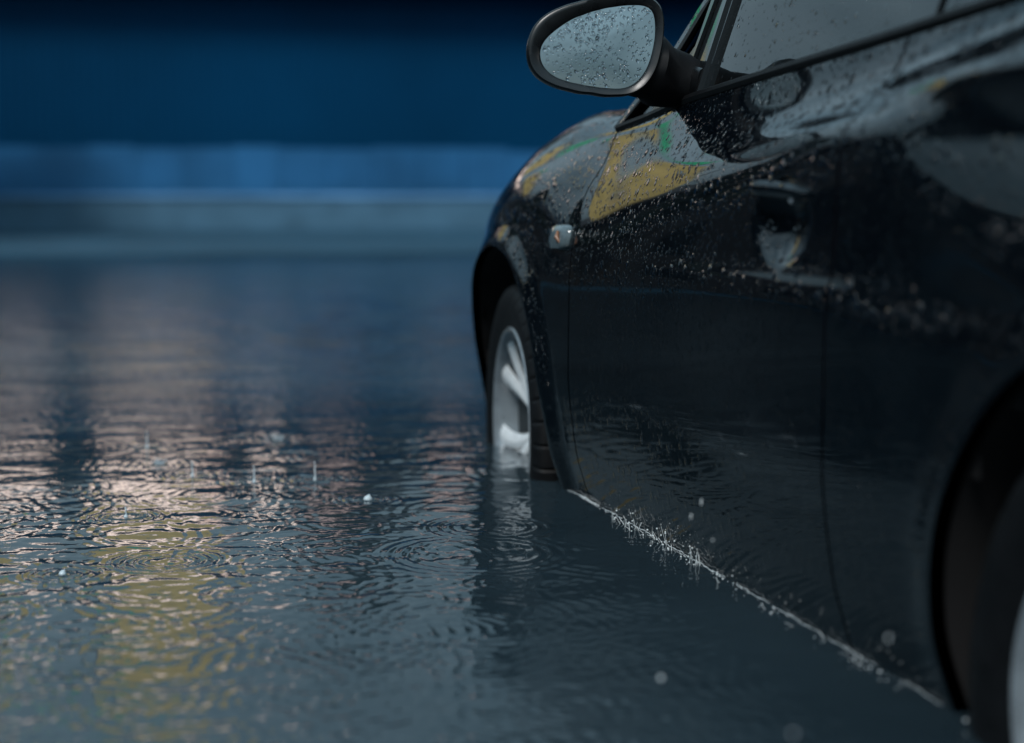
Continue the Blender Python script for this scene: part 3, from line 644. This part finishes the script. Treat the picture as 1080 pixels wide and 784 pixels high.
# side repeater lamp on the wing
bm = bmesh.new()
ry, rz = 3.655, .592
rep = []
for k in range(24):
    a = 2*math.pi*k/24; rep.append((abs(math.cos(a))**.55*math.copysign(1, math.cos(a)), abs(math.sin(a))**.55*math.copysign(1, math.sin(a))))
rings = []
for sc_, dx in ((1.0, -.001), (.97, .008), (.86, .014), (.5, .017), (.02, .018)):
    rings.append([bm.verts.new((float(X(np.array([ry+a*.060*sc_]), np.array([rz+b*.029*sc_]))[0])-dx, ry+a*.060*sc_, rz+b*.029*sc_)) for a, b in rep])
for q, w_ in zip(rings, rings[1:]):
    for k in range(24): bm.faces.new((q[k], q[(k+1) % 24], w_[(k+1) % 24], w_[k]))
bmesh.ops.recalc_face_normals(bm, faces=bm.faces[:])
lamp = bm_obj('side_lamp', bm, M['lens'], car, True, 50)
bm = bmesh.new(); xx = float(X(np.array([ry]), np.array([rz]))[0])-.0185; tube(bm, [(xx+.003, ry-.034, rz-.012), (xx-.002, ry-.026, rz), (xx+.002, ry-.020, rz+.014)], [.003, .006, .003], 10); bm_obj('bulb', bm, M['amber'], lamp, True)

# ---------------------------------------------------------------- door mirror
MG = [(-0.112,-0.0091),(-0.1095,0.0028),(-0.095,0.0195),(-0.0757,0.0353),(-0.0564,0.0483),(-0.0274,0.0609),(0.0016,0.0702),(0.033,0.0767),(0.0645,0.0804),(0.0888,0.0812),(0.1034,0.0785),(0.1097,0.0709),(0.1116,0.0595),(0.113,0.031),(0.1081,-0.0025),(0.1023,-0.0254),(0.0935,-0.0455),(0.0818,-0.0614),(0.0691,-0.0719),(0.0584,-0.0768),(0.0448,-0.0793),(0.0206,-0.078),(-0.0085,-0.0748),(-0.0375,-0.0698),(-0.0664,-0.0633),(-0.0823,-0.0578),(-0.0953,-0.0493),(-0.1058,-0.0375),(-0.1115,-0.0233)]
MO = [(-0.137,-0.0157),(-0.1331,0.0189),(-0.1201,0.0445),(-0.0979,0.0629),(-0.0701,0.0759),(-0.0386,0.0854),(-0.0015,0.0931),(0.0543,0.0992),(0.1009,0.0979),(0.1214,0.0872),(0.1289,0.0653),(0.1289,0.0269),(0.1232,-0.0099),(0.1119,-0.0466),(0.0932,-0.0743),(0.0689,-0.0891),(0.0353,-0.0921),(-0.0113,-0.0878),(-0.0577,-0.0808),(-0.0947,-0.0701),(-0.1169,-0.0575),(-0.1316,-0.0393)]
def resample(pts, n, ccw0):
    """closed smooth curve with n points at equal angles about the centre"""
    p = np.array(pts); ang = np.arctan2(p[:, 1], p[:, 0]); o = np.argsort(ang); ang = ang[o]; r = np.hypot(p[o, 0], p[o, 1])
    a = np.linspace(-np.pi, np.pi, n, endpoint=False); A = np.concatenate([ang-2*np.pi, ang, ang+2*np.pi]); Rr = np.concatenate([r, r, r])
    rr = np.interp(a, A, Rr); k = np.array([1, 2, 3, 2, 1.])/9; rr = np.convolve(np.concatenate([rr[-2:], rr, rr[:2]]), k, 'valid')
    return np.stack([rr*np.cos(a), rr*np.sin(a)], -1)
NM = 96; gl = resample(MG, NM, 0); ol = resample(MO, NM, 0)
EX = np.array([0.98744063,-0.1579905,0.0]); EZ = np.array([0.00856772,0.05354823,0.99852851]); EN = np.array([-0.15775802,-0.98598762,0.05422932]); P0 = np.array([0.98275177,3.13562263,0.97142986])
def mp_(uv, w): return P0+EX*uv[0]+EZ*uv[1]+EN*w
loops = [(gl, -.003), (gl*1.006, .0005), (gl*1.05, .003), (gl*.30+ol*.70, .0065), (gl*.08+ol*.92, .0075), (ol, .004), (ol*1.012, .002), (ol*1.0, -.03), (ol*.93, -.065), (ol*.78, -.095), (ol*.5, -.115), (ol*.2, -.122)]
v = [mp_(q, w_) for lp, w_ in loops for q in lp]; f = [tuple(q[::-1]) for q in grid_faces(len(loops), NM, True)]; f.append(tuple((len(loops)-1)*NM+k for k in range(NM))[::-1])
mir = mesh_obj('door_mirror', v, f, M['trim'], car, True, None, 70)
v = []; 
for s_ in np.linspace(0, 1.0, 14):
    for q in gl*1.004*s_: v.append(mp_(q, .0005-.004*(1-0)*(1-s_*s_)*-.4))
mesh_obj('mirror_glass', v, [tuple(q[::-1]) for q in grid_faces(14, NM, True)], M['mirror'], mir, True)
# foot of the mirror, reaching to the door
bm = bmesh.new()
def mpv(a, b, w_): return Vector(mp_((a, b), w_))
tube(bm, [mpv(.060, -.022, -.06), mpv(.115, -.030, -.05), Vector((1.135, 3.21, .925)), Vector((1.185, 3.21, .915)), Vector((1.22, 3.21, .905))], [(.060, .045), (.066, .055), (.064, .060), (.056, .060), (.045, .055)], 20); bm_obj('mirror_arm', bm, M['rubber'], mir, True, 60)
bm = bmesh.new(); tube(bm, [(1.178, 3.29, .880), (1.184, 3.25, .895), (1.190, 3.20, .905), (1.20, 3.13, .905)], [(.010, .014), (.036, .020), (.046, .022), (.030, .012)], 12); bm_obj('mirror_base', bm, M['trim'], mir, True, 60)
# beads of rain on the mirror glass
def bead(V, F, c, ex, ey, en, rx, ry, h, n=8, rings=3):
    i0 = len(V)
    for a in range(rings):
        ph = (math.pi/2)*a/rings; cr_, sh = math.cos(ph), math.sin(ph)
        for k in range(n): th = 2*math.pi*k/n; V.append(c+ex*rx*cr_*math.cos(th)+ey*ry*cr_*math.sin(th)+en*h*sh)
    V.append(c+en*h)
    for a in range(rings-1):
        for k in range(n): F.append((i0+a*n+k, i0+a*n+(k+1) % n, i0+(a+1)*n+(k+1) % n, i0+(a+1)*n+k))
    for k in range(n): F.append((i0+(rings-1)*n+k, i0+(rings-1)*n+(k+1) % n, i0+rings*n))
V, F = [], []; rs = np.random.default_rng(3)
def glass_r(a): return float(np.interp(a, np.linspace(-np.pi, np.pi, NM, endpoint=False), np.hypot(gl[:, 0], gl[:, 1]), period=2*np.pi))
for k in range(760):
    a = rs.uniform(-np.pi, np.pi); rr = math.sqrt(rs.uniform(0, 1))*.97; q = np.array([math.cos(a), math.sin(a)])*glass_r(a)*rr
    big = rs.random(); r_ = (.0008+.0010*rs.random()) if big < .55 else (.0017+.0016*rs.random())
    if q[1]+.3*q[0] < -.03 and rs.random() < .35: r_ *= .7
    bead(V, F, mp_(q, .0018), EX, EZ, EN, r_*rs.uniform(.85, 1.1), r_*rs.uniform(.95, 1.4), r_*.62)
tag(mesh_obj('raindrops', V, F, M['drop'], mir, True), kind='stuff')

# ---------------------------------------------------------------- wheels
TR, RR = .375, .258
def wheel(xo, ya, outward, steer):
    """outward -1: left side of the car. local axes: w along the axle outwards, u forward, v up"""
    st = R(steer); fwd = np.array([math.sin(st), math.cos(st), 0]); ax_ = np.array([math.cos(st), -math.sin(st), 0])*outward*1.0
    c = np.array([xo, ya, AXLE_Z])
    def W(w_, rad, a): return c+ax_*w_+fwd*rad*math.cos(a)+np.array([0, 0, rad*math.sin(a)])
    w0 = empty('wheel', tuple(c), car)
    prof = [(-.10, RR-.004), (.098, RR-.004), (.106, RR+.002), (.108, RR+.012), (.113, RR+.03), (.119, RR+.06), (.117, TR-.035), (.112, TR-.020), (.104, TR-.008), (.094, TR-.002), (.062, TR), (.058, TR-.008), (.050, TR-.008), (.046, TR+.001), (.006, TR+.001), (.004, TR-.008), (-.004, TR-.008), (-.006, TR+.001), (-.046, TR+.001), (-.05, TR-.008), (-.058, TR-.008), (-.062, TR), (-.094, TR-.002), (-.108, TR-.015), (-.117, TR-.05), (-.112, RR+.03), (-.10, RR-.004)]
    na = 360; v = []
    for i in range(na):
        a = 2*math.pi*i/na
        for j, (pw, pr) in enumerate(prof):
            g = .006 if (i % 9 == 0 and j in (7, 8, 9, 10, 21, 22, 23)) else 0
            v.append(W(pw-(g*.5 if j in (7, 23) else 0), pr-g, a))
    n = len(prof); f = [(i*n+j, i*n+j+1, ((i+1) % na)*n+j+1, ((i+1) % na)*n+j) for i in range(na) for j in range(n-1)]
    if outward > 0: f = [q[::-1] for q in f]
    def part(nm, v, f, m, sharp=35):
        me_o = mesh_obj(nm, v, f, m, w0, True, None, sharp); return me_o
    bm = bmesh.new(); vv = [bm.verts.new(p) for p in v]; [bm.faces.new([vv[k] for k in q]) for q in f]; bmesh.ops.recalc_face_normals(bm, faces=bm.faces[:]); bm_obj('tyre', bm, M['rubber'], w0, True, 30)
    rp_ = [(.100, RR-.002), (.107, RR+.004), (.111, RR+.001), (.109, RR-.008), (.098, RR-.014), (.085, RR-.020), (.02, RR-.034), (-.06, RR-.040), (-.10, RR-.010)]
    na = 120; v = [W(pw, pr, 2*math.pi*i/na) for i in range(na) for pw, pr in rp_]; n = len(rp_)
    f = [(i*n+j, i*n+j+1, ((i+1) % na)*n+j+1, ((i+1) % na)*n+j) for i in range(na) for j in range(n-1)]
    bm = bmesh.new(); vv = [bm.verts.new(p) for p in v]; [bm.faces.new([vv[k] for k in q]) for q in f]; bmesh.ops.recalc_face_normals(bm, faces=bm.faces[:]); bm_obj('rim', bm, M['alloy'], w0, True, 50)
    # dished backing, brake disc, hub
    v = [W(.045-.03*(1-(k/8)), .03+(RR-.06)*k/8, 2*math.pi*i/80) for i in range(80) for k in range(9)]
    f = [(i*9+j, i*9+j+1, ((i+1) % 80)*9+j+1, ((i+1) % 80)*9+j) for i in range(80) for j in range(8)]
    bm = bmesh.new(); vv = [bm.verts.new(p) for p in v]; [bm.faces.new([vv[k] for k in q]) for q in f]; bm_obj('brake_disc', bm, M['alloy_dull'], w0, True, 60)
    # ten curved spokes in five pairs
    for k in range(5):
        for s, tw in ((-1, .08), (1, .16)):
            a0 = math.radians(72*k+SPOKE_A)+s*.045
            bm = bmesh.new(); ns = 14; rings_ = []
            for i in range(ns+1):
                t = i/ns; rad = .035+(RR-.052)*t; a = a0+s*.17*t+tw*(t*t)-.10; dish = .035+.056*t**1.2
                wd = .009+.019*t
                cxx = W(dish, rad, a); tang = (W(dish, rad, a+.01)-cxx); tang /= np.linalg.norm(tang)
                rings_.append([bm.verts.new(cxx+tang*wd*p+ax_*q) for p, q in ((-1, -.007), (-1, -.002), (-.25, .003), (.25, .002), (1, -.004), (1, -.007))])
            for q, w_ in zip(rings_, rings_[1:]):
                for m_ in range(5): bm.faces.new((q[m_], q[m_+1], w_[m_+1], w_[m_]))
            bm.faces.new(rings_[0]); bm.faces.new(rings_[-1]); bmesh.ops.recalc_face_normals(bm, faces=bm.faces[:])
            bm_obj('spoke', bm, M['spoke'], w0, True, 20)
    bm = bmesh.new(); tube(bm, [W(.01, 0, 0), W(.042, 0, 0), W(.050, 0, 0), W(.053, 0, 0)], [.050, .050, .042, .02], 32); bm_obj('hub_cap', bm, M['alloy'], w0, True, 40)
    return w0
M['alloy_dull'] = simple("dull_alloy", (.05, .06, .065), .5, metal=.4, noise=.2, scale=14)
SPOKE_A = 44
XO = 1.188
wheel(XO, FRONT_AXLE, -1, 4.0); wheel(XO, REAR_AXLE, -1, 0); wheel(2*XC-XO, FRONT_AXLE, 1, 5.0); wheel(2*XC-XO, REAR_AXLE, 1, 0)

# ================================================================ splashes, drops in the air, foam along the sill
def splash(x, y, h, kind_, label):
    """a rain drop's rebound: thin jet with beads above it and a low rim round its foot"""
    V, F = [], []; e = Vector
    s = empty('rain_splash', (x, y, 0)); tag(s, label, 'splash', 'rain splashes on the flood water')
    bm = bmesh.new()
    if kind_ == 'jet':
        tube(bm, [(x, y, -.004), (x, y, .004), (x+.0006, y, h*.3), (x-.0005, y, h*.62), (x+.0004, y, h*.72)], [.007, .0026, .0014, .0018, .0005], 10)
        bm_obj('jet', bm, M['splash'], s, True)
        for k, (zz, r_) in enumerate(((.80, .0026), (1.0, .0022))):
            bm = bmesh.new(); g = bmesh.ops.create_uvsphere(bm, u_segments=10, v_segments=8, radius=r_)
            for q in g['verts']: q.co = q.co*1.0+Vector((x+.0006*(-1)**k, y, h*zz)); 
            bm_obj('bead', bm, M['splash'], s, True)
    elif kind_ == 'bubble':
        g = bmesh.ops.create_uvsphere(bm, u_segments=20, v_segments=14, radius=h)
        for q in g['verts']: q.co = Vector((x+q.co.x, y+q.co.y, max(-.002, q.co.z*.95))); 
        tube(bm, [(x+.002, y, h*.7), (x+.004, y, h*1.15)], [.005, .001], 8)
        bm_obj('bubble', bm, M['splash'], s, True)
    else:
        rs_ = random.Random(int(x*1000))
        for k in range(9):
            a = k*.7+rs_.random()*.3; l = h*rs_.uniform(.4, 1)
            tube(bm, [(x+.008*math.cos(a), y+.008*math.sin(a), -.003), (x+.013*math.cos(a), y+.013*math.sin(a), l*.6), (x+.019*math.cos(a), y+.019*math.sin(a), l)], [.0016, .0009, .0004], 6)
        bm_obj('crown', bm, M['splash'], s, True)
    bm = bmesh.new(); n = 40; rr_ = .020 if kind_ != 'jet' else .034; rings_ = []
    for rad, zz in ((rr_*.70, -.003), (rr_*.9, .0010), (rr_, .0018), (rr_*1.1, .001), (rr_*1.35, -.003)):
        rings_.append([bm.verts.new((x+rad*math.cos(6.2832*k/n), y+rad*math.sin(6.2832*k/n), zz+.0006*math.sin(k*2.1))) for k in range(n)])
    for q, w_ in zip(rings_, rings_[1:]):
        for k in range(n): bm.faces.new((q[k], q[(k+1) % n], w_[(k+1) % n], w_[k]))
    bmesh.ops.recalc_face_normals(bm, faces=bm.faces[:]); bm_obj('rim_wave', bm, M['water'], s, True)
splash(.535, 3.984, .042, 'jet', 'tall thin splash jet nearest the front wheel, with a wide ring')
splash(.25, 4.116, .034, 'jet', 'splash jet in the dark water between the pinkish and the yellow reflection')
splash(.389, 3.993, .036, 'jet', 'splash jet midway between two others, over a dark patch of water')
splash(.16, 4.635, .040, 'jet', 'farthest splash jet, at the foot of the pinkish reflection')
splash(.179, 4.32, .020, 'crown', 'low crown shaped splash just before the farthest jet')
splash(.526, 4.693, .022, 'crown', 'far crown shaped splash left of the front wheel')
splash(.614, 3.681, .010, 'bubble', 'round white bubble floating left of the front wheel')
splash(.077, 3.607, .018, 'jet', 'short splash on the upper edge of the yellow reflection')
splash(-.049, 3.063, .007, 'bubble', 'small pale bubble left of the yellow reflection')
def falling(x, y, z, r_, st, label):
    bm = bmesh.new(); g = bmesh.ops.create_uvsphere(bm, u_segments=14, v_segments=10, radius=r_)
    for q in g['verts']: q.co = Vector((x+q.co.x+q.co.z*.25*(st-1)/st, y+q.co.y, z+q.co.z*st))
    tag(bm_obj('raindrop', bm, M['foam'], None, True), label, 'raindrop', 'raindrops falling beside the car')
falling(.65, 1.81, .11, .0028, 1, 'blurred round raindrop over the pale water left of the car door')
falling(.63, 1.39, .177, .0017, 1, 'blurred faint raindrop at the bottom edge over the water')
falling(.851, 1.631, .191, .0014, 2.6, 'slanting raindrop before the rear door above the sill foam')
falling(.921, 2.387, .207, .0013, 4.0, 'long upper raindrop streaking before the front door')
falling(.905, 2.389, .185, .0012, 4.0, 'long lower raindrop streaking before the front door')
falling(.898, 2.279, .17, .0014, 1.2, 'small round raindrop low before the front door')
# foam and spray where the flood laps the sill
V, F = [], []; rs = np.random.default_rng(21)
ex, ey, en = np.array([1., 0, 0]), np.array([0, 1., 0]), np.array([0, 0, 1.])
for k in range(1700):
    y = rs.uniform(1.93, 3.70); dens = .25+.75*(math.sin(y*9.0)*.5+.5)*(math.sin(y*23+1)*.4+.6)
    if rs.random() > dens*(.15+1.1*max(0, math.sin(y*5.3+2*math.sin(y*13.)))**1.5): continue
    x = float(X(np.array([y]), np.array([0.0]))[0])-abs(rs.normal(0, .006))-.001; r_ = rs.uniform(.0006, .0017)*min(1, .25+.75*(y-1.9)/1.0)
    bead(V, F, np.array([x, y, -.0005]), ex, ey, en, r_, r_*rs.uniform(1, 2.2), r_*rs.uniform(.6, 1.3), 6, 2)
def sprig(x, y, z0, h, lean, r_):
    i0 = len(V); n = 5
    for t, q in ((0, 1.0), (.5, .6), (.85, .75), (1, .1)):
        for j in range(n): a = 2*math.pi*j/n; V.append(np.array([x+lean[0]*t+r_*q*math.cos(a), y+lean[1]*t+r_*q*math.sin(a), z0+h*t]))
    for a in range(3):
        for j in range(n): F.append((i0+a*n+j, i0+a*n+(j+1) % n, i0+(a+1)*n+(j+1) % n, i0+(a+1)*n+j))
for yc, sg, cnt, hh in ((3.34, .06, 14, .018), (3.24, .05, 40, .030), (3.12, .03, 16, .022), (3.03, .03, 46, .045), (2.93, .025, 22, .030), (2.86, .02, 30, .034), (2.72, .05, 22, .018), (2.45, .10, 26, .010), (2.15, .10, 26, .012)):
    for k in range(int(cnt*.7)):
        y = rs.normal(yc, sg); x = float(X(np.array([y]), np.array([0.0]))[0])-.004-abs(rs.normal(0, .012)); h = hh*rs.random()**2.0
        if rs.random() < .5: sprig(x, y, -.001, h, (rs.normal(-.006, .006), rs.normal(0, .008)), rs.uniform(.0006, .0014))
        else:
            r_ = rs.uniform(.0009, .0022); bead(V, F, np.array([x-rs.random()*.01, y, h]), ex, ey, en, r_, r_, r_, 6, 2); bead(V, F, np.array([V[-1][0], y, h]), ex, ey, -en, r_, r_, r_, 6, 2)
for seg in range(9):                                          # the thin bright line where water meets sill, broken here and there
    ya = 1.95+seg*.195; yb = ya+rs.uniform(.12, .195); i0 = len(V); n = 5; m = 26
    for i in range(m+1):
        y = ya+(yb-ya)*i/m; x = float(X(np.array([y]), np.array([0.0]))[0])-.0035-.002*math.sin(y*61)-.0012*math.sin(y*173+1); w_ = (.0004+.0005*math.sin(y*97)**2)*(.4+.6*(y-1.9)/1.8)*math.sin(math.pi*min(1, max(0, i/m)))**.4+.0001
        for j in range(n): a = 2*math.pi*j/n; V.append(np.array([x+w_*1.6*math.cos(a), y, .0008+w_*math.sin(a)]))
    for i in range(m):
        for j in range(n): F.append((i0+i*n+j, i0+i*n+(j+1) % n, i0+(i+1)*n+(j+1) % n, i0+(i+1)*n+j))
tag(mesh_obj('foam', V, F, M['foam'], None, True), 'white foam and spray along the black car sill', 'foam', None, 'stuff')
